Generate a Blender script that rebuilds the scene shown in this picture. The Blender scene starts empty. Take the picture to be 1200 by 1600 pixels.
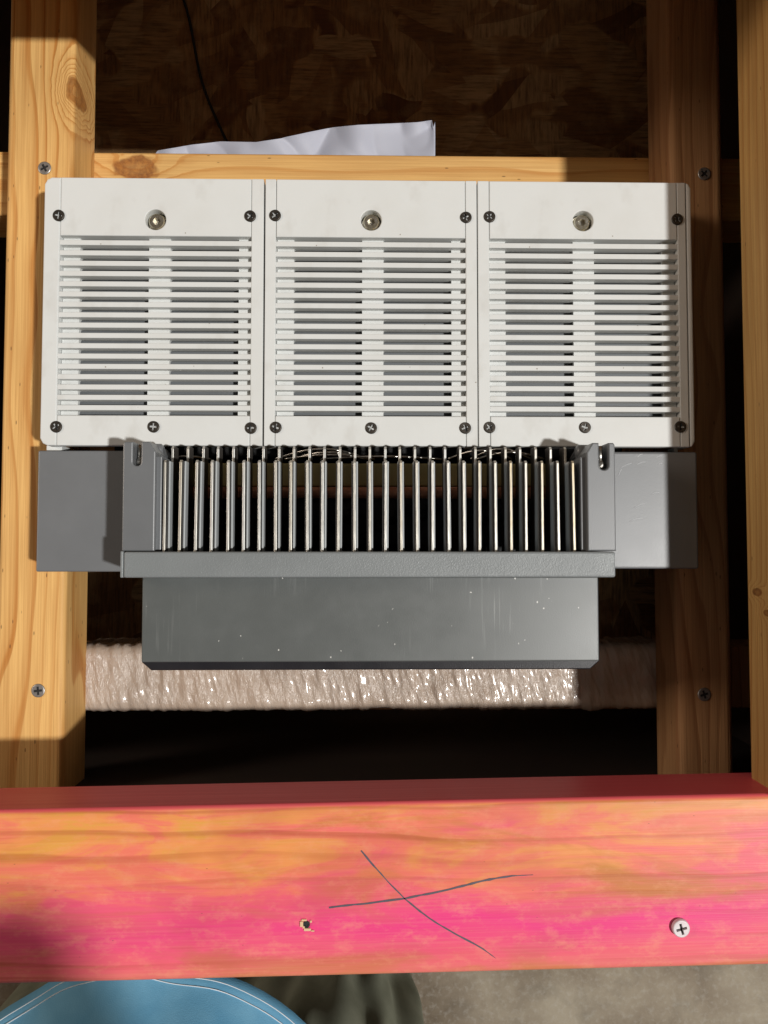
import bpy, bmesh, math, random
from mathutils import Vector, Matrix, Euler, noise
random.seed(7)
S = bpy.context.scene
COL = S.collection
PI = math.pi

# ------------------------------------------------------------------ camera
ZC = 1.10                       # camera height above the concrete floor (m)
F = 1200.0                      # focal length in photo pixels (1200 x 1600)
CR = Euler((math.radians(2.386), math.radians(-1.05), 0), 'XYZ')
cam = bpy.data.cameras.new('camera'); co = bpy.data.objects.new('camera', cam); COL.objects.link(co)
co.location = (0, 0, ZC); co.rotation_euler = CR
cam.sensor_fit = 'VERTICAL'; cam.sensor_height = 36; cam.lens = 36*F/1600
cam.clip_start = 0.01; cam.clip_end = 50
S.camera = co
RM = CR.to_matrix()

# ------------------------------------------------------------------ world, lamps, exposure
w = bpy.data.worlds.new('World'); S.world = w; w.use_nodes = True
w.node_tree.nodes['Background'].inputs[0].default_value = (1.0, .86, .72, 1)
w.node_tree.nodes['Background'].inputs[1].default_value = 0.11

def area(name, loc, target, size, power, col, shape='DISK'):
    l = bpy.data.lights.new(name, 'AREA'); l.shape = shape; l.size = size; l.energy = power; l.color = col
    o = bpy.data.objects.new(name, l); COL.objects.link(o); o.location = loc
    o.rotation_euler = (Vector(target)-Vector(loc)).to_track_quat('-Z', 'Y').to_euler()
    return o
KX, KY = .56, -.20
T = Vector((0, 0, ZC-.43))
kd = Vector((KX, KY, 1))
area('work_lamp', T+kd*8.0, T, .40, 850, (1, .98, .945))
area('room_lamp', T+Vector((-2.0, .55, 1.10)), T, .6, 15, (1, .84, .70))
S.view_settings.view_transform = 'Standard'; S.view_settings.look = 'None'
S.view_settings.exposure = 0.0; S.view_settings.gamma = 1; S.view_settings.use_curve_mapping = False

# ------------------------------------------------------------------ helpers
def P(u, v, D):
    """point at depth D below the camera whose line of sight is photo pixel (u, v)"""
    d = RM @ Vector(((u-600)/F, (800-v)/F, -1))
    k = D/-d.z
    return Vector((d.x*k, d.y*k, ZC-D))
def PX(u, D, v=700): return P(u, v, D).x
def PY(v, D, u=600): return P(u, v, D).y

def bx(bm, x0, x1, y0, y1, z0, z1, bev=0, seg=2, mi=0, cuts=None):
    if x0 > x1: x0, x1 = x1, x0
    if y0 > y1: y0, y1 = y1, y0
    if z0 > z1: z0, z1 = z1, z0
    t = bmesh.new()
    bmesh.ops.create_cube(t, size=1)
    for v in t.verts:
        v.co = Vector(((x0+x1)/2+v.co.x*(x1-x0), (y0+y1)/2+v.co.y*(y1-y0), (z0+z1)/2+v.co.z*(z1-z0)))
    if bev > 0:
        bmesh.ops.bevel(t, geom=list(t.edges), offset=bev, segments=seg, profile=.5, affect='EDGES')
    merge(bm, t, mi)
def merge(bm, t, mi=0):
    vm = {}
    for v in t.verts: vm[v] = bm.verts.new(v.co)
    for f in t.faces:
        try:
            n = bm.faces.new([vm[v] for v in f.verts]); n.material_index = mi
        except ValueError: pass
    t.free()
def plate(bm, outer, holes, z0, z1, bev=0, mi=0):
    """flat plate with holes: outer / holes = lists of (x, y)"""
    t = bmesh.new()
    for loop in [outer]+holes:
        vs = [t.verts.new((x, y, z1)) for x, y in loop]
        for i in range(len(vs)): t.edges.new((vs[i], vs[(i+1) % len(vs)]))
    bmesh.ops.triangle_fill(t, use_beauty=True, edges=list(t.edges))
    bmesh.ops.dissolve_limit(t, angle_limit=.01, verts=list(t.verts), edges=list(t.edges)) if not holes else None
    for f in t.faces:
        if f.normal.z < 0: f.normal_flip()
    top = list(t.faces)
    r = bmesh.ops.extrude_face_region(t, geom=top)
    for g in r['geom']:
        if isinstance(g, bmesh.types.BMVert): g.co.z = z0
    bmesh.ops.recalc_face_normals(t, faces=list(t.faces))
    if bev > 0:
        es = [e for e in t.edges if len(e.link_faces) == 2 and e.calc_face_angle(0) > .6 and all(abs(v.co.z-z1) < 1e-6 for v in e.verts)]
        bmesh.ops.bevel(t, geom=es, offset=bev, segments=2, profile=.5, affect='EDGES')
    merge(bm, t, mi)
def circ(x, y, r, n=32, a0=0): return [(x+r*math.cos(a0+2*PI*i/n), y+r*math.sin(a0+2*PI*i/n)) for i in range(n)]
def rrect(x0, x1, y0, y1, r, n=4):
    pts = []
    for cx, cy, a in ((x1-r, y1-r, 0), (x0+r, y1-r, PI/2), (x0+r, y0+r, PI), (x1-r, y0+r, 1.5*PI)):
        for i in range(n+1):
            pts.append((cx+r*math.cos(a+PI/2*i/n), cy+r*math.sin(a+PI/2*i/n)))
    return pts
def rect(x0, x1, y0, y1): return [(x0, y0), (x1, y0), (x1, y1), (x0, y1)]
def tube(bm, pts, r, n=8, mi=0):
    pts = [Vector(p) for p in pts]; rings = []
    for i, p in enumerate(pts):
        d = (pts[min(i+1, len(pts)-1)]-pts[max(i-1, 0)]).normalized()
        a = d.orthogonal().normalized() if i == 0 else (pa - d*pa.dot(d)).normalized()
        pa = a; b = d.cross(a)
        rings.append([bm.verts.new(p+(a*math.cos(2*PI*k/n)+b*math.sin(2*PI*k/n))*r) for k in range(n)])
    for i in range(len(rings)-1):
        for k in range(n):
            f = bm.faces.new((rings[i][k], rings[i][(k+1) % n], rings[i+1][(k+1) % n], rings[i+1][k])); f.material_index = mi; f.smooth = True
    bm.faces.new(rings[0][::-1]).material_index = mi; bm.faces.new(rings[-1]).material_index = mi
def loft(bm, rings, mi=0, cap=True):
    vs = [[bm.verts.new(p) for p in r] for r in rings]; n = len(rings[0])
    for i in range(len(vs)-1):
        for k in range(n):
            f = bm.faces.new((vs[i][k], vs[i][(k+1) % n], vs[i+1][(k+1) % n], vs[i+1][k])); f.smooth = True; f.material_index = mi
    if cap: bm.faces.new(vs[0][::-1]); bm.faces.new(vs[-1])
def obj(name, bm, mats, parent=None, smooth=False, recenter=True):
    """bmesh in world coordinates -> one mesh object (child of parent if given)"""
    bmesh.ops.recalc_face_normals(bm, faces=list(bm.faces))
    me = bpy.data.meshes.new(name)
    if recenter:
        mn = Vector((min(v.co[i] for v in bm.verts) for i in range(3))); mx = Vector((max(v.co[i] for v in bm.verts) for i in range(3)))
        c = Vector(((mn.x+mx.x)/2, (mn.y+mx.y)/2, mn.z))
        for v in bm.verts: v.co -= c
    else: c = Vector((0, 0, 0))
    if smooth:
        for f in bm.faces: f.smooth = True
    bm.to_mesh(me); bm.free()
    for m in (mats if isinstance(mats, (list, tuple)) else [mats]): me.materials.append(m)
    o = bpy.data.objects.new(name, me); COL.objects.link(o)
    place(o, c, parent)
    return o
WORLD = {}
def place(o, wpos, parent):
    wpos = Vector(wpos); WORLD[o.name] = wpos
    if parent:
        o.parent = parent; o.location = wpos-WORLD[parent.name]
    else: o.location = wpos
def inst(name, me, wpos, parent, rz=0):
    o = bpy.data.objects.new(name, me); COL.objects.link(o); place(o, wpos, parent); o.rotation_euler.z = rz
    return o
def thing(name, label, cat, loc, group=None):
    o = bpy.data.objects.new(name, None); COL.objects.link(o); place(o, loc, None); o.empty_display_size = .02
    o['label'] = label; o['category'] = cat
    if group: o['group'] = group
    return o
def tag(o, label=None, cat=None, group=None, kind=None):
    for k, v in (('label', label), ('category', cat), ('group', group), ('kind', kind)):
        if v: o[k] = v
    return o

# ------------------------------------------------------------------ node helpers
class NT:
    def __init__(s, name):
        s.m = bpy.data.materials.new(name); s.m.use_nodes = True; s.t = s.m.node_tree
        s.b = s.t.nodes['Principled BSDF']; s.tc = s.t.nodes.new('ShaderNodeTexCoord').outputs['Object']
    def put(s, sock, v):
        if hasattr(v, 'is_output') or isinstance(v, bpy.types.NodeSocket): s.t.links.new(v, sock)
        else: sock.default_value = v
    def math(s, op, a, b=0., c=None, clamp=False):
        n = s.t.nodes.new('ShaderNodeMath'); n.operation = op; n.use_clamp = clamp
        s.put(n.inputs[0], a); s.put(n.inputs[1], b)
        if c is not None: s.put(n.inputs[2], c)
        return n.outputs[0]
    def vmath(s, op, a, b):
        n = s.t.nodes.new('ShaderNodeVectorMath'); n.operation = op; s.put(n.inputs[0], a); s.put(n.inputs[1], b)
        return n.outputs['Value'] if op in ('DOT_PRODUCT', 'LENGTH', 'DISTANCE') else n.outputs[0]
    def noise(s, scale=(1, 1, 1), det=3, rough=.5, off=(0, 0, 0), vec=None, dist=0, col=False):
        mp = s.t.nodes.new('ShaderNodeMapping'); s.put(mp.inputs[0], vec if vec is not None else s.tc)
        mp.inputs['Scale'].default_value = scale; mp.inputs['Location'].default_value = off
        n = s.t.nodes.new('ShaderNodeTexNoise'); n.inputs['Scale'].default_value = 1; n.inputs['Detail'].default_value = det
        n.inputs['Roughness'].default_value = rough; n.inputs['Distortion'].default_value = dist
        s.t.links.new(mp.outputs[0], n.inputs['Vector'])
        return n.outputs['Color' if col else 'Fac']
    def voro(s, scale, off=(0, 0, 0), out='Distance', vec=None, rnd=1, feature='F1', rot=0):
        if rot:
            m0 = s.t.nodes.new('ShaderNodeMapping'); s.put(m0.inputs[0], vec if vec is not None else s.tc); m0.inputs['Rotation'].default_value = (0, 0, rot); vec = m0.outputs[0]
        mp = s.t.nodes.new('ShaderNodeMapping'); s.put(mp.inputs[0], vec if vec is not None else s.tc)
        mp.inputs['Scale'].default_value = scale; mp.inputs['Location'].default_value = off
        n = s.t.nodes.new('ShaderNodeTexVoronoi'); n.inputs['Scale'].default_value = 1; n.feature = feature; n.inputs['Randomness'].default_value = rnd
        s.t.links.new(mp.outputs[0], n.inputs['Vector'])
        return n.outputs[out]
    def ramp(s, f, stops, interp='LINEAR'):
        n = s.t.nodes.new('ShaderNodeValToRGB'); s.put(n.inputs[0], f); n.color_ramp.interpolation = interp
        e = n.color_ramp.elements
        while len(e) > 1: e.remove(e[-1])
        for i, (p, c) in enumerate(stops):
            if not isinstance(c, (tuple, list)): c = (c, c, c)
            if i == 0: e[0].position = p; e[0].color = (*c, 1)
            else: x = e.new(p); x.color = (*c, 1)
        return n.outputs[0]
    def mix(s, f, a, b, mode='MIX'):
        n = s.t.nodes.new('ShaderNodeMix'); n.data_type = 'RGBA'; n.blend_type = mode
        s.put(n.inputs[0], f)
        s.put(n.inputs[6], (*a, 1) if isinstance(a, tuple) else a); s.put(n.inputs[7], (*b, 1) if isinstance(b, tuple) else b)
        return n.outputs[2]
    def bump(s, h, strength=.3, dist=.001):
        n = s.t.nodes.new('ShaderNodeBump'); n.inputs['Strength'].default_value = strength; n.inputs['Distance'].default_value = dist
        s.put(n.inputs['Height'], h); s.t.links.new(n.outputs[0], s.b.inputs['Normal'])
    def set(s, **k):
        for a, v in k.items():
            nm = {'color': 'Base Color', 'rough': 'Roughness', 'metal': 'Metallic', 'coat': 'Coat Weight', 'coatr': 'Coat Roughness', 'spec': 'Specular IOR Level', 'sss': 'Subsurface Weight', 'ior': 'IOR', 'trans': 'Transmission Weight', 'alpha': 'Alpha'}[a]
            s.put(s.b.inputs[nm], (*v, 1) if isinstance(v, tuple) else v)
        return s

def wood(name, light, mid, dark, axis='y', freq=150, seed=0, amp=1.4, knots=(), ringdir=(1, 0, .35), rough=.55, stain=None, coarse=1., contrast=1., pore=.085, bmp=.5):
    n = NT(name)
    al = {'x': (1, 0, 0), 'y': (0, 1, 0)}[axis]
    def sc(al_s, ac_s): return tuple(al_s if al[i] else ac_s for i in range(3))
    ac = [0, 0, ringdir[2]]; ac[1 if axis == 'x' else 0] = 1
    lin = n.vmath('DOT_PRODUCT', n.tc, tuple(ac))
    warp = n.noise(sc(2.5*coarse, 28), 2, .5, (seed, seed*2, 0))
    slow = n.noise(sc(5, 5), 2, .5, (seed*3, 1, seed))
    g = n.math('MULTIPLY', lin, freq)
    g = n.math('ADD', g, n.math('MULTIPLY', warp, amp*3.2))
    g = n.math('ADD', g, n.math('MULTIPLY', slow, amp*2.6))
    core = 0.
    for (kx, ky, kz, r, k) in knots:
        dv = n.vmath('SUBTRACT', n.tc, (kx, ky, kz))
        st = [1, 1, .25]; st[0 if axis == 'x' else 1] = .55
        dv = n.vmath('MULTIPLY', dv, tuple(st))
        wob = n.math('MULTIPLY', n.math('SUBTRACT', n.noise((130, 130, 130), 2, .5, (seed+4, 0, 0)), .5), r*.7)
        d = n.math('ADD', n.vmath('LENGTH', dv, (0, 0, 0)), wob)
        q = n.math('DIVIDE', d, r)
        e = n.math('POWER', 2.718, n.math('MULTIPLY', n.math('MULTIPLY', q, q), -.35))
        g = n.math('ADD', g, n.math('MULTIPLY', e, k))
        cr = n.math('SUBTRACT', 1.25, n.math('MULTIPLY', q, 1.1), clamp=True)
        core = n.math('MAXIMUM', core, cr)
    fr = n.math('FRACT', g)
    ring = n.ramp(fr, [(0, 0), (.35, .05), (.68, .38), (.86, 1), (.94, .9), (1, 0)], 'EASE')
    vis = n.ramp(n.noise(sc(3, 40), 2, .5, (9+seed, 2, 5)), [(.3, .35*contrast), (.7, 1*contrast)])
    ring = n.math('MULTIPLY', ring, vis, clamp=True)
    fib = n.noise(sc(14, 1100), 3, .6, (seed, 7, 1))
    blot = n.noise(sc(9, 30), 3, .55, (seed, 4, 8))
    c = n.mix(ring, light, mid)
    c = n.mix(n.ramp(blot, [(.35, 0), (.7, .45)]), c, n.mix(.5, light, dark), 'MIX')
    c = n.mix(n.ramp(fib, [(.35, 0), (.72, .42)]), c, n.mix(.5, mid, dark))
    if stain: c = stain(n, c, ring, fib)
    if core != 0.:
        c = n.mix(n.ramp(core, [(.05, 0), (.25, .8), (.5, .9), (.9, .7)]), c, n.mix(n.ramp(n.noise((330, 330, 330), 4, .7), [(.35, 0), (.65, 1)]), dark, n.mix(.45, mid, dark)))
    # fine short dark pores and nicks
    v = n.voro(sc(55, 190), (seed, 3, 2))
    c = n.mix(n.ramp(v, [(pore*.6, .7), (pore, 0)]), c, (.10, .05, .02))
    n.set(color=c, rough=n.math('ADD', n.math('MULTIPLY', fib, .2), rough-.1), spec=.22)
    h = n.math('ADD', n.math('MULTIPLY', ring, -.5), fib)
    n.bump(h, bmp, .0005)
    return n.m

PINE = ((.72, .46, .19), (.52, .25, .065), (.22, .085, .022))
m_rail_l = wood('pine_rail', (.82, .50, .18), (.50, .19, .035), (.24, .09, .02), 'y', 125, 1.3, 1.35, knots=[(.020, -.031, .038, .0048, 7.5)], contrast=1.1)
m_rail_r = wood('shaded_brown_pine', (.56, .31, .145), (.34, .155, .065), (.15, .06, .025), 'y', 110, 5.2, 1.5)  # brown wood, its tone set darker to carry the right rail's shade
m_bar = wood('pine_crossbar', (.84, .52, .19), (.60, .25, .055), (.20, .06, .02), 'x', 95, 2.7, 1.2, knots=[(-.1495, .0105, .038, .0080, 2.0)], contrast=.8)
m_tall = wood('pine_side_board', (.66, .40, .14), (.42, .18, .045), (.16, .06, .02), 'y', 60, 8.1, 1.0, ringdir=(0, 0, 2.2), contrast=1.1, knots=[(-.055, -.352, .012, .0012, 2.5), (-.055, -.362, .022, .001, 2.), (-.055, -.356, .034, .0011, 2.)])

def pink_stain(n, c, ring, fib):
    sx = n.t.nodes.new('ShaderNodeSeparateXYZ'); n.t.links.new(n.tc, sx.inputs[0]); y = sx.outputs[1]; x = sx.outputs[0]
    a = n.noise((12, 50, 20), 6, .62, (3.1, 1, 0), dist=.8)
    b = n.noise((8, 34, 20), 5, .6, (8.3, 5, 0), dist=.9)
    e = n.noise((16, 110, 60), 4, .6, (1.7, 2, 0))
    # pink amount grows toward the near edge (-y)
    yy = n.math('MULTIPLY', y, -9.0)
    pk = n.math('ADD', n.math('ADD', n.math('MULTIPLY', a, 1.5), yy), n.math('MULTIPLY', e, .35))
    pk = n.math('ADD', pk, n.math('MULTIPLY', x, .5))
    base = n.ramp(pk, [(.42, (.74, .35, .075)), (.58, (.82, .31, .10)), (.76, (.84, .205, .135)), (1., (.83, .13, .18))], 'EASE')
    yel = n.mix(n.ramp(b, [(.50, 0), (.64, .75)]), base, (.52, .21, .035))
    # magenta band along the lower third, strongest to the right
    q = n.math('ADD', y, n.math('MULTIPLY', n.math('SUBTRACT', b, .5), .035))
    band = n.math('SUBTRACT', 1, n.math('ABSOLUTE', n.math('MULTIPLY', n.math('ADD', q, .0185), 62)), clamp=True)
    band = n.math('MULTIPLY', band, n.math('ADD', n.math('MULTIPLY', x, 1.6), n.ramp(n.noise((7, 24, 10), 3, .5, (4, 4, 1)), [(.35, .15), (.65, .9)])), clamp=True)
    c2 = n.mix(n.math('MULTIPLY', n.math('POWER', band, .8), .85, clamp=True), yel, (.84, .04, .25))
    # paler orange wood line close to the near edge
    edge = n.ramp(n.math('ADD', n.math('MULTIPLY', y, -1), n.math('MULTIPLY', e, .008)), [(.038, 0), (.046, .6)])
    c2 = n.mix(edge, c2, (.68, .25, .14))
    ring = n.math('POWER', ring, 1.6)
    clus = n.ramp(n.noise((2.5, 34, 12), 3, .55, (1.4, 6.6, 0)), [(.42, .12), (.60, 1.)])
    clus = n.math('MAXIMUM', clus, n.ramp(y, [(.012, 0), (.022, 1)]))
    ring = n.math('MULTIPLY', ring, clus)
    fl = n.noise((26, 700, 60), 4, .7, (5, 5, 1))
    c2 = n.mix(n.ramp(fl, [(.55, 0), (.75, .45)]), c2, n.mix(.5, c2, (.45, .06, .05)))
    mot = n.noise((85, 150, 60), 5, .7, (2, 9, 1))
    c2 = n.mix(n.ramp(mot, [(.50, 0), (.72, .35)]), c2, (.88, .40, .22))
    c2 = n.mix(n.math('MULTIPLY', ring, .95), c2, n.mix(.72, c2, (.36, .07, .02)))
    c2 = n.mix(n.ramp(fib, [(.48, 0), (.8, .14)]), c2, (.86, .45, .25))
    # the far edge face is stained evenly crimson
    gm = n.t.nodes.new('ShaderNodeNewGeometry'); s2 = n.t.nodes.new('ShaderNodeSeparateXYZ'); n.t.links.new(gm.outputs['Normal'], s2.inputs[0])
    side = n.ramp(s2.outputs[1], [(.35, 0), (.75, 1)])
    crim = n.mix(n.noise((5, 1, 420), 3, .6, (2, 0, 0)), (.95, .17, .19), (.72, .08, .10))
    # darker wine-coloured patches, scattered at random
    wine_patch = n.math('MULTIPLY', n.ramp(n.noise((9, 22, 10), 4, .6, (6.3, 2.2, 0), dist=.5), [(.5, 0), (.66, .4)]), 1.)
    c2 = n.mix(wine_patch, c2, n.mix(.6, c2, (.38, .07, .05)))
    return n.mix(side, c2, crim)
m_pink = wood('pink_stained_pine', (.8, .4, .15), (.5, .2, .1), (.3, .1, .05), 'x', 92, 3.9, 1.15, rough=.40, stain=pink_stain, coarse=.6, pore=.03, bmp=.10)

n = NT('white_plastic')
st = n.noise((22, 22, 22), 4, .6); st2 = n.noise((70, 45, 70), 3, .6, (4, 3, 0))
c = n.mix(n.ramp(st, [(.45, 0), (.75, .35)]), (.665, .68, .67), (.56, .555, .52))
c = n.mix(n.ramp(st2, [(.55, 0), (.8, .35)]), c, (.46, .44, .40))
c = n.mix(n.ramp(n.voro((75, 75, 75)), [(.022, .8), (.04, 0)]), c, (.22, .17, .12))
n.set(color=c, rough=n.math('ADD', .42, n.math('MULTIPLY', st, .2)), spec=.4)
n.bump(n.noise((900, 900, 900), 2), .12, .0003); m_white = n.m

def grey(name, col, rough, speck=0, grain=.25, smear=.3, spec=.5):
    n = NT(name)
    a = n.noise((14, 14, 14), 4, .6); b = n.noise((60, 60, 60), 4, .6, (2, 2, 2))
    c = n.mix(n.ramp(a, [(.3, 0), (.7, 1)]), col, tuple(min(1, x*1.22) for x in col))
    c = n.mix(n.ramp(b, [(.55, 0), (.8, .18)]), c, tuple(x*1.4 for x in col))
    if speck:
        c = n.mix(n.math('MULTIPLY', n.ramp(n.voro((190, 150, 150), (1, 2, 0), vec=n.vmath('ADD', n.tc, n.vmath('MULTIPLY', n.noise((900, 900, 900), 2, col=True), (.0012, .0018, 0)))), [(.045, .8), (.08, 0)]), n.ramp(n.noise((70, 70, 70), 2, .5, (8, 1, 0)), [(.5, 0), (.56, 1)])), c, (.75, .74, .7))
        # rubbed scratches
        sc = n.noise((900, 28, 30), 2, .5, (3, 1, 0)); msk = n.noise((26, 20, 20), 2, .5, (5, 9, 0))
        c = n.mix(n.math('MULTIPLY', n.ramp(sc, [(.58, 0), (.72, .28)]), n.ramp(msk, [(.46, 0), (.62, 1)])), c, (.42, .43, .42))
    n.set(color=c, rough=n.math('ADD', rough-smear/2, n.math('MULTIPLY', b, smear)), spec=spec)
    n.bump(n.noise((1500, 1500, 1500), 2, .5), grain, .0003)
    return n.m
m_grey = grey('grey_plastic', (.135, .142, .150), .40, grain=.12, smear=.12, spec=.95)
m_grey2 = grey('grey_lip_plastic', (.185, .20, .205), .40, grain=.6, smear=.2)
m_grey3 = grey('worn_grey_enamel', (.088, .096, .094), .38, speck=1, grain=.12, smear=.22, spec=.75)
m_dgrey = grey('dark_inner_plastic', (.02, .02, .02), .6)
m_slot = grey('vent_interior', (.12, .128, .135), .5)
m_black = grey('black_plastic', (.014, .013, .016), .38, spec=.3)

def metal(name, c1, c2, rough, sc=200):
    n = NT(name); a = n.noise((sc, sc, sc), 4, .6)
    n.set(color=n.mix(n.ramp(a, [(.35, 0), (.65, 1)]), c1, c2), metal=1.0, rough=n.math('ADD', rough-.1, n.math('MULTIPLY', a, .2)))
    n.bump(a, .2, .0004); return n.m
m_zinc = metal('yellow_zinc_bolt', (.80, .72, .52), (.86, .83, .76), .25, 500)
m_steel = metal('bright_steel', (.62, .60, .56), (.40, .38, .34), .33)
m_copper = metal('copper', (.92, .45, .29), (.75, .30, .18), .55); m_copper.node_tree.nodes['Principled BSDF'].inputs['Metallic'].default_value = .4
n = NT('plate_edge')   # tarnished plate edge: brass-brown to pale steel
a = n.noise((60, 25, 60), 3, .6); oi = n.t.nodes.new('ShaderNodeObjectInfo')
a = n.math('ADD', n.math('MULTIPLY', a, .8), n.math('MULTIPLY', oi.outputs['Random'], .35))
n.set(color=n.ramp(a, [(.25, (.55, .45, .29)), (.42, (.66, .62, .54)), (.7, (.74, .74, .71))]), metal=.75, rough=.42)
n.bump(n.noise((900, 60, 900), 3), .4, .0004); m_edge = n.m
n = NT('fin_liner'); n.set(color=n.mix(n.noise((40, 40, 40)), (.38, .40, .41), (.50, .52, .52)), rough=.4, spec=.5); m_liner = n.m
n = NT('shaded_plate_side'); n.set(color=n.mix(n.noise((60, 60, 60)), (.05, .045, .04), (.09, .08, .07)), rough=.45, metal=.3); m_fside = n.m  # dark colour on the plate sides stands in for shade between them
n = NT('olive_plate'); n.set(color=n.mix(n.noise((50, 50, 50)), (.55, .46, .20), (.42, .34, .14)), rough=.5); m_olive = n.m
n = NT('black_screw'); n.set(color=n.mix(n.noise((900, 900, 900)), (.02, .018, .016), (.09, .075, .06)), metal=.6, rough=.38); m_bscrew = n.m
n = NT('grey_screw'); n.set(color=n.mix(n.noise((700, 700, 700)), (.30, .29, .28), (.55, .53, .5)), metal=.8, rough=.4); m_gscrew = n.m
n = NT('white_screw'); n.set(color=n.mix(n.noise((500, 500, 500)), (.82, .79, .80), (.6, .5, .52)), rough=.35); m_wscrew = n.m
n = NT('screw_recess'); n.set(color=(.012, .012, .012), rough=.6); m_rec = n.m
n = NT('marker_ink'); n.set(color=n.mix(n.noise((400, 400, 400)), (.045, .05, .07), (.13, .10, .13)), rough=.6); m_ink = n.m
n = NT('raw_wood_chip'); n.set(color=(.74, .50, .30), rough=.8); m_chip = n.m

n = NT('osb')          # pressed wood flakes of random direction
wv = n.noise((6, 6, 6), 2, .5, col=True)
vec = n.vmath('ADD', n.tc, n.vmath('MULTIPLY', wv, (.05, .05, .05)))
lay = [n.voro((13, 44, 30), (k*3.1, k*1.7, 0), out='Color', vec=vec, rot=a) for k, a in enumerate((.25, 1.15, 1.9, 2.75))]
s1 = n.ramp(n.noise((15, 15, 15), 2, .5, (5, 5, 0)), [(.485, 0), (.515, 1)]); s2 = n.ramp(n.noise((12, 12, 12), 2, .5, (1, 8, 0)), [(.485, 0), (.515, 1)])
sel = s1
fl = n.mix(s2, n.mix(s1, lay[0], lay[1]), n.mix(s1, lay[2], lay[3]))
bw = n.t.nodes.new('ShaderNodeRGBToBW'); n.t.links.new(fl, bw.inputs[0])
c = n.ramp(bw.outputs[0], [(.10, (.26, .11, .04)), (.4, (.46, .24, .095)), (.6, (.60, .35, .15)), (.85, (.76, .52, .27))])
fa = n.noise((40, 420, 60), 3, .65); fb = n.noise((420, 40, 60), 3, .65, (2, 2, 2))
c = n.mix(n.ramp(n.mix(sel, fa, fb), [(.4, 0), (.7, .75)]), c, (.14, .06, .025))
c = n.mix(n.ramp(n.noise((26, 26, 26), 5, .7), [(.5, 0), (.7, .5)]), c, (.75, .50, .26))
n.set(color=c, rough=.75); n.bump(bw.outputs[0], .5, .002); m_osb = n.m

n = NT('shade_dark_panel'); n.set(color=n.mix(n.noise((8, 60, 60), 4), (.018, .011, .008), (.034, .020, .013)), rough=.8); m_shade_pan = n.m  # near-black base colour carries the shade inside the crate
n = NT('concrete')
a = n.noise((4, 4, 4), 6, .65); b = n.noise((18, 18, 18), 5, .6, (3, 3, 3)); d = n.noise((120, 120, 120), 3, .6)
c = n.ramp(a, [(.36, (.11, .082, .052)), (.5, (.22, .175, .125)), (.66, (.35, .30, .225))])
c = n.mix(n.ramp(b, [(.52, 0), (.75, .55)]), c, (.15, .13, .10))
c = n.mix(n.ramp(d, [(.5, 0), (.8, .3)]), c, (.5, .48, .44))
n.set(color=c, rough=.8); n.bump(n.math('ADD', b, d), .3, .002); m_conc = n.m

n = NT('clear_wrap')
a = n.noise((34, 34, 34), 3, .5)
n.set(color=n.mix(a, (.32, .22, .15), (.62, .52, .44)), rough=.24, spec=.6, coat=.4, coatr=.1, sss=.1)
n.b.inputs['Subsurface Radius'].default_value = (.004, .003, .002)
n.bump(n.noise((620, 190, 300), 4, .65, dist=1.2), .6, .0012); m_wrap = n.m
n = NT('paper'); n.set(color=n.mix(n.noise((20, 20, 20)), (.52, .53, .60), (.44, .45, .53)), rough=.6); m_paper = n.m
def cloth(name, c1, c2):
    n = NT(name); a = n.noise((25, 25, 25), 4, .6)
    wv = n.noise((1200, 1200, 1200), 1)
    n.set(color=n.mix(n.ramp(a, [(.3, 0), (.7, 1)]), c1, c2), rough=.85, spec=.2); n.bump(wv, .3, .0005); return n.m
m_blue = cloth('blue_cotton', (.13, .37, .58), (.20, .47, .68))
m_olivec = cloth('olive_cotton', (.17, .18, .13), (.24, .25, .19))
m_thread = cloth('white_thread', (.75, .8, .85), (.6, .66, .7))
n = NT('skin'); n.set(color=n.mix(n.noise((30, 30, 30)), (.58, .34, .24), (.5, .27, .18)), rough=.5, sss=.1); m_skin = n.m
n = NT('hair'); n.set(color=n.mix(n.noise((400, 400, 60)), (.05, .03, .02), (.10, .06, .035)), rough=.6); m_hair = n.m
n = NT('rubber'); n.set(color=n.mix(n.noise((60, 60, 60)), (.02, .02, .02), (.04, .04, .04)), rough=.6); m_rub = n.m

# ------------------------------------------------------------------ depths below the camera
D_PINK, D_RAIL, D_BAR = .380, .460, .4985
D_COVER, D_BASE, D_POST, D_LIP, D_LOW = .425, .428, .392, .389, .402
def Z(D): return ZC-D

# ------------------------------------------------------------------ floor
bm = bmesh.new(); bx(bm, -3, 3, -3, 3, -.05, 0)
tag(obj('floor', bm, m_conc, recenter=False), kind='structure', label='grey stained concrete floor')

# ------------------------------------------------------------------ crate
crate = thing('wooden_crate', 'open pine crate frame with a pink stained front board carrying the breaker', 'crate', (0, 0, 0))
# screws
def cross_head(name, r, h, mats, arm, dep, dome=.25):
    bm = bmesh.new(); t = arm; L = r*.62
    cr = [(t, t), (t, L), (-t, L), (-t, t), (-L, t), (-L, -t), (-t, -t), (-t, -L), (t, -L), (t, -t), (L, -t), (L, t)]
    plate(bm, circ(0, 0, r*.8, 28), [cr], 0, h)
    plate(bm, circ(0, 0, L*1.02, 20), [], -.0002, h-dep, mi=1)
    # sloping rim
    loft(bm, [[(x, y, 0) for x, y in circ(0, 0, r, 28)], [(x, y, h*(1-dome)) for x, y in circ(0, 0, r*.97, 28)], [(x, y, h) for x, y in circ(0, 0, r*.8, 28)], [(x, y, h*.9) for x, y in circ(0, 0, r*.78, 28)]], cap=False)
    me = bpy.data.meshes.new(name); bmesh.ops.recalc_face_normals(bm, faces=list(bm.faces)); bm.to_mesh(me); bm.free()
    for m in mats: me.materials.append(m)
    return me
me_black = cross_head('screw', .00330, .0010, [m_bscrew, m_rec], .00052, .0009)
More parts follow.
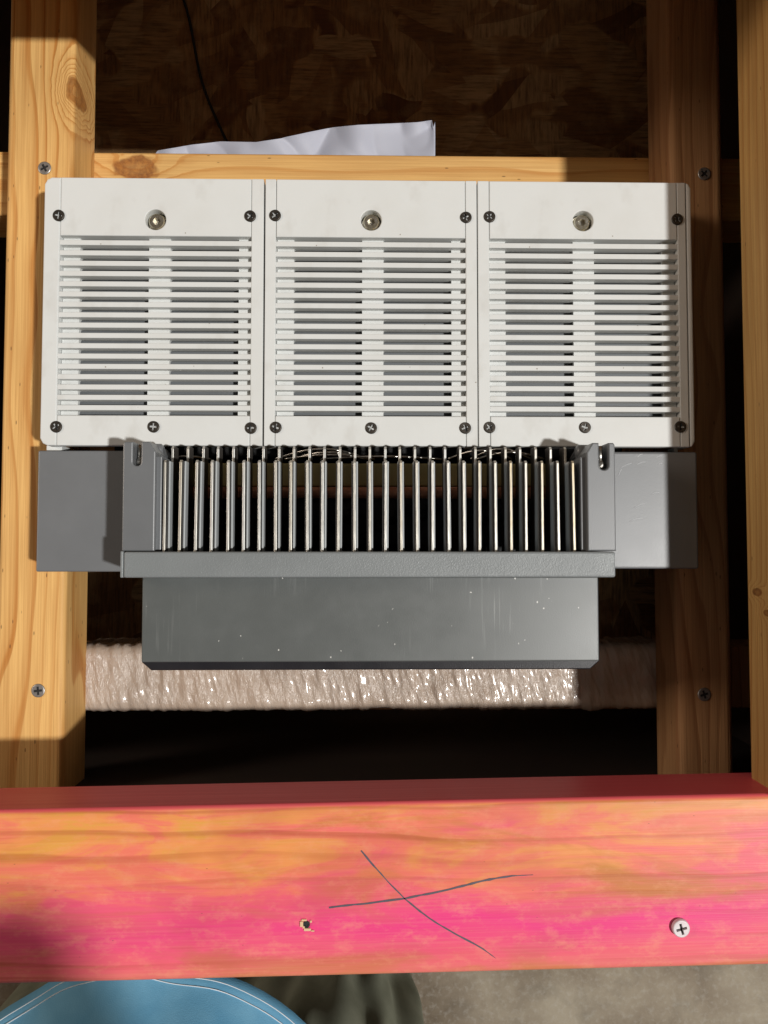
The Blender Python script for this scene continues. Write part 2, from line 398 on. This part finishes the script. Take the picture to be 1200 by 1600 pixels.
me_deck = cross_head('screw', .0040, .0006, [m_gscrew, m_rec], .0007, .0005)
me_white = cross_head('screw', .0043, .0022, [m_wscrew, m_rec], .00062, .0018)

def board(name, x0, x1, y0, y1, D0, D1, mat, bev=.002, parent=crate, rot=0, label=None, seg=3):
    bm = bmesh.new(); bx(bm, x0, x1, y0, y1, Z(D0), Z(D1), bev, seg)
    o = obj(name, bm, mat, parent)
    o.rotation_euler.z = rot
    if label: o['label'] = label
    for p in o.data.polygons: p.use_smooth = True
    md = o.modifiers.new('wn', 'WEIGHTED_NORMAL'); md.keep_sharp = False
    return o
YF = PY(1257, D_PINK)                                  # far edge of pink board
YFB = PY(1217, D_PINK+.038)
YN = PY(1527, D_PINK)
YF = (YF+YFB)/2
TOPY = .78
# left rail, right rail
xl0, xl1 = PX(2, D_RAIL, 600), PX(108, D_RAIL, 600)
rail_l = board('side_rail', xl0, xl1, YF-.038, TOPY, D_RAIL, D_BAR, m_rail_l, .0035, label='pale yellow pine rail with a swirled knot at its far end')
xr0, xr1 = PX(1051, D_RAIL, 600), PX(1138, D_RAIL, 600)
rail_r = board('side_rail', xr0, xr1, YF-.038, TOPY, D_RAIL, D_BAR, m_rail_r, .005, label='reddish brown rail lying in shade, its wood tone darkened for that shade')
# crossbars run below the rails
xb = PX(1161, .408, 700)
xw = .278
ya, yb = PY(340, D_BAR), PY(241, D_BAR)
bar_f = board('cross_bar', -.2875, xw+.0005, ya, yb, D_BAR+.0005, D_BAR+.039, m_bar, .0015, label='pine cross bar with a dark round knot, behind the white covers')
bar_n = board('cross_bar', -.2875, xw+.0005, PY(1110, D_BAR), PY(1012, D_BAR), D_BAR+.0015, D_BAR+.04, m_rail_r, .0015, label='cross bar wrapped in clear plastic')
# tall board on the right: its left face is what the photo shows
D_TT = .362
tall = board('side_board', xb, xb+.110, YF+.0005, TOPY, D_TT, .408, m_tall, .003, label='honey coloured side board running over the dark rail')
# pink front board (slightly out of square)
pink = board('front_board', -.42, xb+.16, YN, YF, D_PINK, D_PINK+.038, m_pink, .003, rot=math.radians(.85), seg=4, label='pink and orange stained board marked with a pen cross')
# crate bottom, and added walls coloured near black to stand in for shade
board('front_shade_panel', -.30, xw+.036, YF-.040, YF-.0215, D_PINK+.0385, ZC-.012, m_shade_pan, 0, label='added panel below the pink board, coloured near black for shade')
board('side_panel', -.300, -.288, YF-.021, .80, .5005, ZC-.012, m_shade_pan, 0)
board('side_panel', xw+.001, xw+.013, YF-.021, .80, .4085, ZC-.012, m_shade_pan, 0)
board('back_panel', -.300, xw+.014, .802, .814, D_BAR+.042, ZC-.012, m_shade_pan, 0)
bot = board('bottom_panel', -.2875, xw, YF-.021, .80, .725, .737, m_osb, 0, label='flake board bottom of the crate in deep shade')
board('unseen_shade_board', -.50, .60, .285, .75, .330, .368, m_bar, .002)  # unseen board over the far end, widened to shade the crate bottom

# screws in the rails and the pink board
def scr(u, v, D, me, par, rz, lift=0, name='screw'):
    p = P(u, v, D); p.z += lift
    return inst(name, me, p, par, rz)
scr(70, 263, D_RAIL, me_deck, rail_l, .5, .0002)
scr(60, 1079, D_RAIL, me_deck, rail_l, .1, .0002)
scr(1100, 272, D_RAIL, me_deck, rail_r, .8, .0002)
scr(1100, 1085, D_RAIL, me_deck, rail_r, .3, .0002)
def pink_local(o):   # children of the rotated board keep their world place
    o.matrix_parent_inverse = Matrix.Rotation(-pink.rotation_euler.z, 4, 'Z')
    return o
pink_local(scr(1062, 1448, D_PINK, me_white, pink, .25, .0004))
pink_local(scr(479, 1444, D_PINK, cross_head('screw', .0017, .0004, [m_rec, m_rec], .0004, .0003), pink, .2, .0002))
bm = bmesh.new()
c0 = P(479, 1444, D_PINK)
for (dx, dy, lx, ly) in ((-.0024, .0002, .0016, .0026), (-.0012, .0021, .0026, .0009), (.0004, -.0024, .0034, .0013), (.0030, -.0030, .0016, .0007), (.0021, .0014, .0009, .0012), (-.0014, -.0012, .0012, .0012)):
    x, y = c0.x+dx, c0.y+dy
    bx(bm, x-lx/2, x+lx/2, y-ly/2, y+ly/2, c0.z-.0002, c0.z+.0007, .0002, 1)
pink_local(obj('wood_splinter', bm, m_chip, pink))
# pen cross
def pen(pts, wd):
    bm = bmesh.new(); q = [P(u, v, D_PINK) for u, v in pts]
    fine = []
    for i in range(len(q)-1):
        for k in range(8): fine.append(q[i].lerp(q[i+1], k/8))
    fine.append(q[-1]); N = len(fine); L = []; R = []
    for i, p in enumerate(fine):
        d = (fine[min(i+1, N-1)]-fine[max(i-1, 0)]).normalized(); nn = Vector((-d.y, d.x, 0))
        ww = wd*(.75+.5*noise.noise(p*300))*(1 if i < N*.8 else max(.25, 1-(i-N*.8)/(N*.25)))
        jit = noise.noise(p*120+Vector((3, 0, 0)))*.0003
        L.append(bm.verts.new(p+nn*(ww+jit)+Vector((0, 0, .00012)))); R.append(bm.verts.new(p-nn*(ww-jit)+Vector((0, 0, .00012))))
    for i in range(N-1): bm.faces.new((L[i], R[i], R[i+1], L[i+1]))
    pink_local(obj('pen_line', bm, m_ink, pink))
pen([(514, 1418), (560, 1413), (633, 1404), (700, 1390), (760, 1375), (800, 1368), (833, 1367)], .00062)
pen([(564, 1329), (590, 1360), (633, 1405), (670, 1434), (710, 1458), (755, 1483), (775, 1497)], .00052)

# ------------------------------------------------------------------ clear wrap round the near cross bar
bm = bmesh.new()
wx0, wx1 = xl1-.004, xr0+.004
wy0, wy1 = PY(1112, D_BAR-.002), PY(1006, D_BAR-.002)
NX, NA = 700, 60
hz = .045; yc = (wy0+wy1)/2; hy = (wy1-wy0)/2; zc = Z(D_BAR-.0035)-hz/2
prof = rrect(-hy, hy, -hz/2, hz/2, .007, 4)
def sample(prof, n):
    L = [0]; P2 = prof+[prof[0]]
    for i in range(len(prof)): L.append(L[-1]+math.dist(P2[i], P2[i+1]))
    out = []
    for k in range(n):
        s = L[-1]*k/n; i = max(j for j in range(len(L)) if L[j] <= s); f = (s-L[i])/max(1e-9, L[i+1]-L[i]) if i+1 < len(L) else 0
        a, b = P2[i], P2[min(i+1, len(P2)-1)]; out.append((a[0]+(b[0]-a[0])*f, a[1]+(b[1]-a[1])*f))
    return out
top_y = [i/45*2-1 for i in range(46)]
prof = sample(prof, 110)
rings = []
for i in range(NX+1):
    x = wx0+(wx1-wx0)*i/NX; r = []
    for (py, pz) in prof:
        p = Vector((x, py, pz)); l = math.hypot(py/hy, pz/(hz/2))
        skew = x+py*.25*noise.noise(Vector((x*12, 0, 3)))+py*.1
        d = noise.noise(Vector((skew*210, py*48, pz*30)))*.0009+noise.noise(Vector((skew*400+py*90, py*130, pz*60+5)))*.0006+noise.noise(Vector((x*60, py*60, 9)))*.0010
        dl = Vector((0, py/hy, pz/(hz/2))).normalized() if max(abs(py/hy), abs(pz*2/hz)) > .0 else Vector((0, 0, 1))
        nn = Vector((0, 0, math.copysign(1, pz))) if abs(pz) > hz/2-.003 else Vector((0, math.copysign(1, py), 0))
        r.append((x, yc+py+nn.y*d, zc+pz+nn.z*d))
    rings.append(r)
loft(bm, rings)
tag(obj('plastic_wrap', bm, m_wrap), 'glossy crinkled clear wrap wound around the near cross bar', 'plastic wrap')

# ------------------------------------------------------------------ paper sheet and black cord on the crate bottom
D_SH = .60
out = [(235, 262), (245, 236), (300, 226), (345, 221), (400, 222), (440, 216), (480, 207), (520, 199), (560, 195), (610, 193), (652, 191), (676, 188), (679, 215), (680, 262)]
bm = bmesh.new(); cols = []
for i in range(161):
    u = 235+(680-235)*i/160
    for k in range(len(out)-1):
        if out[k][0] <= u <= out[k+1][0] and out[k+1][0] > out[k][0]:
            vt = out[k][1]+(out[k+1][1]-out[k][1])*(u-out[k][0])/(out[k+1][0]-out[k][0])
    if i == 160: vt = 190
    c = []
    for j in range(49):
        v = vt+(400-vt)*(j/48)**1.5
        fold = .012*abs(noise.noise(Vector((u*.010+v*.005, v*.007, 2))))+.005*abs(noise.noise(Vector((u*.020-v*.012, v*.012+u*.004, 7))))+.002*math.exp(-(v-vt)/9)
        c.append(bm.verts.new(P(u, v, D_SH-.012-fold)))
    cols.append(c)
for i in range(160):
    for j in range(48): bm.faces.new((cols[i][j], cols[i+1][j], cols[i+1][j+1], cols[i][j+1]))
sh = obj('paper_sheet', bm, m_paper, smooth=True); sm = sh.modifiers.new('t', 'SOLIDIFY'); sm.thickness = .0006
tag(sh, 'crumpled bluish white paper sheet lying in the dark crate bottom', 'paper')
bm = bmesh.new()
pts = []
for k in range(40):
    t = k/39; u = 262+t*92+6*math.sin(t*7); v = -60+t*290
    pts.append(P(u, v, .721))
tube(bm, pts, .0013)
tag(obj('cord', bm, m_rub), 'thin black cord crossing the dark flake board above the left cover', 'cord')

# ------------------------------------------------------------------ circuit breaker
brk = thing('circuit_breaker', 'three pole grey and white air circuit breaker lying on the crate rails', 'circuit breaker', (0, PY(800, D_RAIL), Z(D_RAIL)))
ZT = Z(D_COVER)
def cx(u, v=480): return PX(u, D_COVER, v)
def cy(v, u=578): return PY(v, D_COVER, u)
Y1, Y0 = cy(281), cy(697)
yt, yl = cy(371), cy(650)          # top plate lower edge, bottom plate upper edge
NS = 17
ys = [cy(381.5+(638-381.5)*i/(NS-1)) for i in range(NS)]
SW = .00145                        # half width of a slat
me_bolt = None
def bolt_mesh():
    bm = bmesh.new()
    R = .0046; hx = circ(0, 0, .0022, 6, .3)
    plate(bm, circ(0, 0, R*.86, 40), [hx], -.006, 0)
    loft(bm, [[(x, y, -.006) for x, y in circ(0, 0, R, 40)], [(x, y, -.0006) for x, y in circ(0, 0, R, 40)], [(x, y, 0.00002) for x, y in circ(0, 0, R*.85, 40)]], cap=False)
    for i in range(40):            # knurling
        a = 2*PI*i/40; x, y = R*math.cos(a), R*math.sin(a)
        bx(bm, x-.00012, x+.00012, y-.00012, y+.00012, -.006, -.0008)
    plate(bm, circ(0, 0, .0021, 12), [], -.0045, -.003, mi=1)
    loft(bm, [[(x, y, -.0058) for x, y in circ(0, 0, .0056, 32)], [(x, y, -.005) for x, y in circ(0, 0, .0056, 32)]])
    me = bpy.data.meshes.new('bolt'); bmesh.ops.recalc_face_normals(bm, faces=list(bm.faces)); bm.to_mesh(me); bm.free()
    me.materials.append(m_zinc); me.materials.append(m_steel)
    return me
me_bolt = bolt_mesh()
mods = [dict(x0=66, x1=411, s0=92, s1=391.5, left=True, lab='left white vented pole cover', scr=[(92, 337), (391, 338), (88, 667), (240, 667), (392, 669)], bolt=(243, 343)),
        dict(x0=413.6, x1=745.6, s0=431, s1=727.5, lab='middle white vented pole cover', scr=[(430, 337), (728, 340), (431, 668), (580, 669), (727, 669)], bolt=(580, 344)),
        dict(x0=747.2, x1=1083, s0=765.5, s1=1060, right=True, lab='right white vented pole cover, its outer strip in shade', scr=[(765, 339), (1058, 343), (765, 668), (914, 668), (1063, 667)], bolt=(911, 345))]
for M in mods:
    X0, X1, A, B = cx(M['x0']), cx(M['x1']), cx(M['s0']), cx(M['s1'])
    g = .00022
    bm = bmesh.new()
    # side strips of the shell, running the full height
    lo = ZT-.014
    if M.get('left'):
        plate(bm, [(A-g, Y0), (A-g, Y1), (X0+.004, Y1), (X0+.0015, Y1-.0012), (X0, Y1-.004), (X0, Y0+.004), (X0+.0015, Y0+.0012), (X0+.004, Y0)], [], lo, ZT, .0007)
        bx(bm, X0+.0005, A, Y0-.0035, Y0+.001, ZT-.0195, ZT-.0075, .0005)      # small white foot
    else: bx(bm, X0, A-g, Y0, Y1, lo, ZT, .0004)
    if M.get('right'):
        xr = X1-.0034
        plate(bm, rect(B+g, xr, Y0, Y1), [], lo, ZT, .0004)
        plate(bm, [(xr+.0004, Y0), (X1-.0015, Y0+.0004), (X1, Y0+.003), (X1, Y1-.003), (X1-.0015, Y1-.0004), (xr+.0004, Y1)], [], lo, ZT-.0002, .0009)
        bx(bm, B, X1-.006, Y0-.0030, Y0+.001, ZT-.0195, ZT-.0095, .0005)
    else: bx(bm, B+g, X1, Y0, Y1, lo, ZT, .0004)
    bx(bm, A-.001, B+.001, Y1-.012, Y1-.002, ZT-.0135, ZT-.0066)
    cov = obj('pole_cover', bm, m_white, brk); cov['label'] = M['lab']
    # vent panel
    bm = bmesh.new()
    bc = P(*M['bolt'], D_COVER)
    plate(bm, rect(A, B, yt, Y1), [circ(bc.x, bc.y, .0058, 40)], ZT-.0062, ZT, .0005)
    bx(bm, A, B, Y0, yl, ZT-.006, ZT, .0006)
    zf = ZT-.0048
    slots = []
    m1 = (A+B)/2
    s = (B-A)/300.0
    edges = [yt]+[y-SW for y in ys]
    tops = [y+SW for y in ys]+[yl]
    for i in range(NS+1):
        b0 = tops[i]+.00035; t0 = min(edges[i]+.0003, b0+.0031)
        for (u0, u1) in ((27, 136), (170, 279)):
            slots.append(rrect(A+u0*s, A+u1*s, b0, t0, .0007, 3))
    plate(bm, rect(A+.0002, B-.0002, yl-.001, yt+.001), slots, zf-.0028, zf)
    for y in ys: bx(bm, A-.0004, B+.0004, y-SW, y+SW, zf-.0006, ZT-.0003-.0001*random.random(), .00035, 2)
    vp = obj('vent_panel', bm, m_white, cov)
    # dark chamber below the slots
    bm = bmesh.new(); bx(bm, A+.002, B-.002, yl-.004, yt+.004, ZT-.0185, ZT-.0118)
    obj('vent_chamber', bm, m_slot, cov)
    for i, (u, v) in enumerate(M['scr']):
        p = P(u, v, D_COVER); p.z -= .0001
        inst('screw', me_black, p, cov, random.random()*1.5)
    inst('bolt', me_bolt, Vector((bc.x, bc.y, ZT-.0022)), cov, random.random())
# dark inner housing under the covers
bm = bmesh.new()
bx(bm, cx(70), cx(1078), Y0+.004, Y1-.001, ZT-.034, ZT-.0187, .001)
bx(bm, cx(150), cx(1000), Y0-.002, Y1-.01, Z(.52), ZT-.0341)
obj('inner_housing', bm, m_dgrey, brk)

# grey base wings and centre well
def by(v): return PY(v, D_BASE)
def bxx(u): return PX(u, D_BASE, 800)
bm = bmesh.new(); bx(bm, bxx(57.5), bxx(246), by(893), by(705), Z(D_RAIL)+.0002, Z(D_BASE), .0009, 3)
o = obj('base_wing', bm, m_grey, brk); o['label'] = 'left grey base wing'
bm = bmesh.new(); bx(bm, bxx(912), bxx(1091), by(889), by(705), Z(D_RAIL)+.0002, Z(D_BASE), .0013, 3)
rs = random.Random(3)
for (u, v, du, dv, n_) in ((1000, 712, 8, 5, .8), (1030, 714, 10, 3, .3), (969, 738, 5, 10, .7), (978, 728, 18, 8, .4), (1024, 771, 12, 3, .3), (1000, 790, 16, 6, .3), (995, 812, 20, 5, .3), (1002, 724, 14, 4, .3), (1032, 725, 5, 2, .6)):
    q = [P(u+du*(t/5-.5), v-dv*(t/5-.5)-1.5*math.sin(t/5*PI), D_BASE) for t in range(6)]
    tube(bm, [(a.x, a.y, Z(D_BASE)) for a in q], .00009+.00007*n_, 5, mi=1)
m_scr = NT('scratch_mark').set(color=(.62, .64, .66), rough=.5).m
o = obj('base_wing', bm, [m_grey, m_scr], brk); o['label'] = 'right grey base wing with scratches and sheen'
bm = bmesh.new()
bx(bm, bxx(246)+.0002, bxx(912)-.0002, by(880), by(700), Z(.502), Z(.497))
bx(bm, bxx(200), bxx(246)-.0005, by(880), by(712), Z(.50), Z(D_RAIL)-.0002)
bx(bm, bxx(912)+.0005, bxx(950), by(880), by(712), Z(.50), Z(D_RAIL)-.0002)
obj('well', bm, m_dgrey, brk)

# end posts with notches
def post(u0, u1, n0, n1, vn, chright, lab):
    x0, x1 = PX(u0, D_POST, 780), PX(u1, D_POST, 780); y0, y1 = PY(861, D_POST), PY(691, D_POST)
    a0, a1 = PX(n0, D_POST, 710), PX(n1, D_POST, 710); yn = PY(vn, D_POST); r = (a1-a0)/2; c = (a0+a1)/2
    pts = [(x0, y0), (x1, y0)]
    cr, cl = (.0035, .0008) if chright else (.0012, .0042)
    if not chright: cr, cl = .0012, .0050
    else: cr, cl = .0050, .0012
    pts += [(x1, y1-cr), (x1-cr*.62, y1)] + [(a1, y1)]
    pts += [(c+r*math.cos(a), yn+r+r*math.sin(a)) for a in [0-PI*k/10 for k in range(11)]]
    pts += [(a0, y1), (x0+cl*.62, y1), (x0, y1-cl)]
    bm = bmesh.new(); plate(bm, pts, [], Z(D_BASE)+.0002, Z(D_POST), .0007)
    # stepped shoulder on the fin side
    s = 1 if chright else -1; xe = x1 if chright else x0
    bx(bm, xe-s*.001, xe+s*.0024, y0, y1-.007, Z(.49), Z(D_POST+.0035), .0005)
    bx(bm, xe+s*.0003, xe+s*.0042, y0, y1-.010, Z(.49), Z(D_POST+.012), .0006)
    o = obj('end_post', bm, m_grey, brk); o['label'] = lab
    # stud with a slotted end showing in the notch
    bm = bmesh.new(); z = Z(D_POST+.006)
    tube(bm, [(c-.0002, y1-.001, z), (c-.0002, yn+.0035, z)], r*.55, 12)
    t = bmesh.new(); bmesh.ops.create_icosphere(t, subdivisions=2, radius=r*.92)
    for v in t.verts: v.co = Vector((c+v.co.x, yn+r*1.2+v.co.y*1.25+.0004*noise.noise(v.co*900), z+.0005+v.co.z*.8))
    merge(bm, t)
    obj('latch_pin', bm, m_steel, o)
post(191, 242, 207.5, 220.5, 728.5, True, 'left notched grey end post')
post(917.5, 962, 936, 951, 733.5, False, 'right notched grey end post')
# rounded shoulder bits beside the posts
for (u, s) in ((247, 1), (908, -1)):
    bm = bmesh.new(); x = PX(u, .409, 705); y = PY(704, .409)
    loft(bm, [[(x+dx*s, y+r*math.cos(a), Z(.410)+r*math.sin(a)) for a in [2*PI*k/16 for k in range(16)]] for dx, r in ((-.004, .0035), (.0015, .0035), (.0028, .0022))])
    obj('shoulder', bm, m_grey, brk)

# 27 stepped arc plates
NF = 27
DF = .3955
xA, xB = PX(256.5, DF, 800), PX(896, DF, 800)
y0f, ystep, y1f = PY(864, DF), PY(719, DF), PY(697, DF+.0145)
def fin_mesh(k):
    bm = bmesh.new(); rnd = random.Random(k)
    zt = Z(DF); zl = Z(DF+.0145); zb = Z(.421)
    def prof(inset, dz, y_lo):
        return [(y_lo, zb), (y_lo, zt+dz+.0012), (ystep-.0012, zt+dz), (ystep-inset, zt+dz-.0012), (ystep-inset, zl+dz-.0005), (y1f-.0015-inset, zl+dz-.0005), (y1f-inset, zl+dz-.002), (y1f-inset, zb)]
    def slab(x0, x1, pr, mi):
        a = [bm.verts.new((x0, y, z)) for y, z in pr]; b = [bm.verts.new((x1, y, z)) for y, z in pr]
        bm.faces.new(a).material_index = mi; bm.faces.new(b[::-1]).material_index = mi
        for i in range(len(pr)):
            j = (i+1) % len(pr); bm.faces.new((a[i], b[i], b[j], a[j])).material_index = mi
    h = .00065
    slab(-h, h, prof(0, 0, y0f), 0)
    for f in bm.faces:
        if len(f.verts) == 8: f.material_index = 2
    def prof2(d, q=.0042):   # liner sheets only cover the high part
        return [(y0f, zt-.011), (y0f, zt-q+.0012), (ystep-.0002, zt-q), (ystep-.0002, zt-.011)]
    slab(-h-.0009, -h-.0001, prof2(0), 1)
    slab(h+.0001, h+.0010, [(y, z-(.0006 if z > zt-.01 else 0)) for y, z in prof2(0)], 1)
    return bm
for k in range(NF):
    bm = fin_mesh(k)
    x = xA+(xB-xA)*k/(NF-1)+random.uniform(-.00022, .00022)
    ln = random.uniform(-.012, .012)
    for v in bm.verts: v.co.x += x+(v.co.y-ystep)*ln*.5
    me_f = obj('arc_plate', bm, [m_edge, m_liner, m_fside], brk)
    b = me_f.modifiers.new('b', 'BEVEL'); b.width = .0002; b.segments = 2; b.limit_method = 'ANGLE'

# copper rod, olive plate, springs and dark lumps behind the plates
bm = bmesh.new(); x0, x1 = PX(300, .427), PX(860, .427); y = PY(770, .427)
tube(bm, [(x0, y, Z(.427)), (x1, y, Z(.427))], .0032, 16)
obj('copper_rod', bm, m_copper, brk)
bm = bmesh.new(); bx(bm, x0, x1, PY(760, .431), PY(724, .431), Z(.436), Z(.431), .0008)
obj('olive_strip', bm, m_olive, brk)
for (ua, ub, rise) in ((430, 575, 12), (455, 570, 8), (445, 585, 5), (700, 800, 10), (735, 830, 12), (255, 330, 3), (745, 850, 8), (500, 690, 3)):
    bm = bmesh.new(); pts = []
    for k in range(25):
        t = k/24; u = ua+(ub-ua)*t; v = 717-rise*math.sin(PI*t)*1.3
        pts.append(P(u, v, .429+.004*math.cos(t*6)))
    tube(bm, pts, .0006, 6); obj('spring_wire', bm, m_steel, brk)
bm = bmesh.new()
rr = random.Random(4)
for k in range(26):
    u = 300+k*21+rr.uniform(-6, 6); d = .468+rr.uniform(0, .012)
    p = P(u, rr.uniform(795, 838), d); s = rr.uniform(.003, .006)
    t = bmesh.new(); bmesh.ops.create_icosphere(t, subdivisions=2, radius=s)
    for v in t.verts: v.co = p+v.co*(1+.35*noise.noise(v.co*500+Vector((k, 0, 0))))
    merge(bm, t)
bx(bm, x0, x1, PY(850, .482), PY(785, .482), Z(.495), Z(.480))
obj('contact_carrier', bm, m_dgrey, brk)

# lip bar
bm = bmesh.new()
bx(bm, PX(192.8, D_LIP, 880), PX(962, D_LIP, 880), PY(902.5, D_LIP), PY(862, D_LIP), Z(D_BASE), Z(D_LIP), .0011, 3)
bx(bm, PX(187.5, D_LIP, 880), PX(192.2, D_LIP, 880), PY(902.5, D_LIP), PY(861, D_LIP), Z(D_BASE), Z(D_LIP)-.0002, .0005, 2)
lip = obj('lip_bar', bm, m_grey2, brk)
# lower housing with a black chamfered sole
bm = bmesh.new()
bx(bm, PX(221.5, D_LOW, 960), PX(935.5, D_LOW, 960), PY(1034, D_LOW), PY(901, D_LOW), Z(D_LOW+.016), Z(D_LOW), .0008, 3)
obj('lower_housing', bm, m_grey3, brk)
bm = bmesh.new(); d = D_LOW+.0165
xa, xc = PX(221, d, 1030), PX(937, d, 1030); yb0, yb1 = PY(1046.5, d), PY(905, d)
plate(bm, [(xa, yb0+.0045), (xa+.0052, yb0), (xc-.0052, yb0), (xc, yb0+.0045), (xc, yb1), (xa, yb1)], [], Z(D_BAR-.006), Z(d), .0006)
obj('black_sole', bm, m_black, brk)

# ------------------------------------------------------------------ person standing at the near side
per_x = -.175; per_y = -.575
person = thing('person', 'person in a blue shirt and olive trousers standing beyond the pink board', 'person', (per_x, per_y, 0))
sk = bpy.data.meshes.new('body')
J = {'pel': (per_x, per_y-.02, .62), 'wst': (per_x, per_y-.03, .80), 'cst': (per_x, per_y-.05, 1.05), 'nck': (per_x, per_y-.05, 1.24), 'hd': (per_x, per_y-.01, 1.32), 'hd2': (per_x, per_y+.005, 1.42),
     'shl': (per_x-.19, per_y-.06, 1.15), 'ell': (per_x-.27, per_y-.10, .90), 'wrl': (per_x-.22, per_y+.05, .76),
     'shr': (per_x+.19, per_y-.06, 1.15), 'elr': (per_x+.36, per_y-.02, 1.08), 'wrr': (.205, -.40, 1.32), 'hnd': (.21, -.335, 1.36), 'f1': (.185, -.295, 1.385), 'f2': (.205, -.285, 1.38), 'f3': (.225, -.29, 1.37), 'th': (.17, -.325, 1.36),
     'hl': (per_x-.10, per_y, .58), 'kl': (per_x-.12, per_y+.02, .33), 'al': (per_x-.12, per_y, .06), 'tl': (per_x-.13, per_y+.12, .03),
     'hr': (per_x+.10, per_y, .58), 'kr': (per_x+.11, per_y+.02, .33), 'ar': (per_x+.12, per_y, .06), 'tr': (per_x+.13, per_y+.12, .03)}
RD = {'pel': .12, 'wst': .12, 'cst': .13, 'nck': .05, 'hd': .075, 'hd2': .075, 'shl': .055, 'ell': .04, 'wrl': .028, 'shr': .055, 'elr': .04, 'wrr': .026, 'hnd': .03, 'f1': .009, 'f2': .009, 'f3': .009, 'th': .010,
      'hl': .07, 'kl': .05, 'al': .036, 'tl': .028, 'hr': .07, 'kr': .05, 'ar': .036, 'tr': .028}
E = [('pel', 'wst'), ('wst', 'cst'), ('cst', 'nck'), ('nck', 'hd'), ('hd', 'hd2'), ('cst', 'shl'), ('shl', 'ell'), ('ell', 'wrl'), ('cst', 'shr'), ('shr', 'elr'), ('elr', 'wrr'), ('wrr', 'hnd'), ('hnd', 'f1'), ('hnd', 'f2'), ('hnd', 'f3'), ('hnd', 'th'), ('pel', 'hl'), ('hl', 'kl'), ('kl', 'al'), ('al', 'tl'), ('pel', 'hr'), ('hr', 'kr'), ('kr', 'ar'), ('ar', 'tr')]
ks = list(J)
sk.from_pydata([Vector(J[k])-Vector((per_x, per_y, 0)) for k in ks], [(ks.index(a), ks.index(b)) for a, b in E], [])
body = bpy.data.objects.new('body', sk); COL.objects.link(body); place(body, (per_x, per_y, 0), person)
md = body.modifiers.new('skin', 'SKIN')
for i, k in enumerate(ks):
    sv = sk.skin_vertices[0].data[i]; sv.radius = (RD[k], RD[k]); sv.use_root = (k == 'pel')
sub = body.modifiers.new('sub', 'SUBSURF'); sub.levels = sub.render_levels = 2
sk.materials.append(m_skin)
def ell(cx_, cy_, z, a, b, n=48, fold=0, seed=0, ax=0):
    r = []
    for k in range(n):
        t = 2*PI*k/n; q = 1+fold*noise.noise(Vector((math.cos(t)*2.2, math.sin(t)*2.2, z*5+seed)))+fold*.6*noise.noise(Vector((math.cos(t)*5, math.sin(t)*5, z*12+seed)))
        r.append((cx_+a*q*math.cos(t), cy_+b*q*math.sin(t), z))
    return r
def shirt_ring(t, n=96, grow=0):
    q = min(1, t/5)**.8
    return ell(per_x-.005, per_y-.01, .470+.7*t/28, .206-.055*q+.006*math.cos(t*.4)+grow, .252-.085*q+grow, n, .028+.02*min(1, t/3), 2)
bm = bmesh.new()
loft(bm, [shirt_ring(i/4) for i in range(24)]+[shirt_ring(i) for i in range(6, 29)], cap=False)
shirt = obj('shirt', bm, m_blue, person); md = shirt.modifiers.new('s', 'SOLIDIFY'); md.thickness = .003; md.offset = -1
bm = bmesh.new()
for t in (.16, .34):
    hem = shirt_ring(t, 192, .0001)
    tube(bm, hem+[hem[0]], .00045, 6)
obj('hem_stitching', bm, m_thread, shirt)
bm = bmesh.new()
for sx in (-1, 1):
    loft(bm, [ell(per_x+sx*(.105+.02*(1-i/24)), per_y+.015+.01*math.sin(i*.3), .05+.56*i/24, .095+.03*(i/24), .095+.04*(i/24), 90, .22, 4+sx) for i in range(25)], cap=False)
tr = obj('trousers', bm, m_olivec, person); sb = tr.modifiers.new('ss', 'SUBSURF'); sb.levels = sb.render_levels = 1
bm = bmesh.new()
loft(bm, [ell(per_x, per_y-.015, 1.33+.17*i/8, .088*math.sqrt(max(.02, 1-(i/8.3)**2)), .10*math.sqrt(max(.02, 1-(i/8.3)**2)), 32, .05) for i in range(9)])
obj('hair', bm, m_hair, person)
for sx in (-1, 1):
    bm = bmesh.new(); c = (per_x+sx*.125, per_y+.06)
    loft(bm, [[(c[0]+.05*sc*math.cos(2*PI*k/24), c[1]+.13*sc*math.sin(2*PI*k/24), z) for k in range(24)] for z, sc in ((.002, 1), (.025, 1.03), (.05, .9), (.075, .6))])
    obj('shoe', bm, m_rub, person)
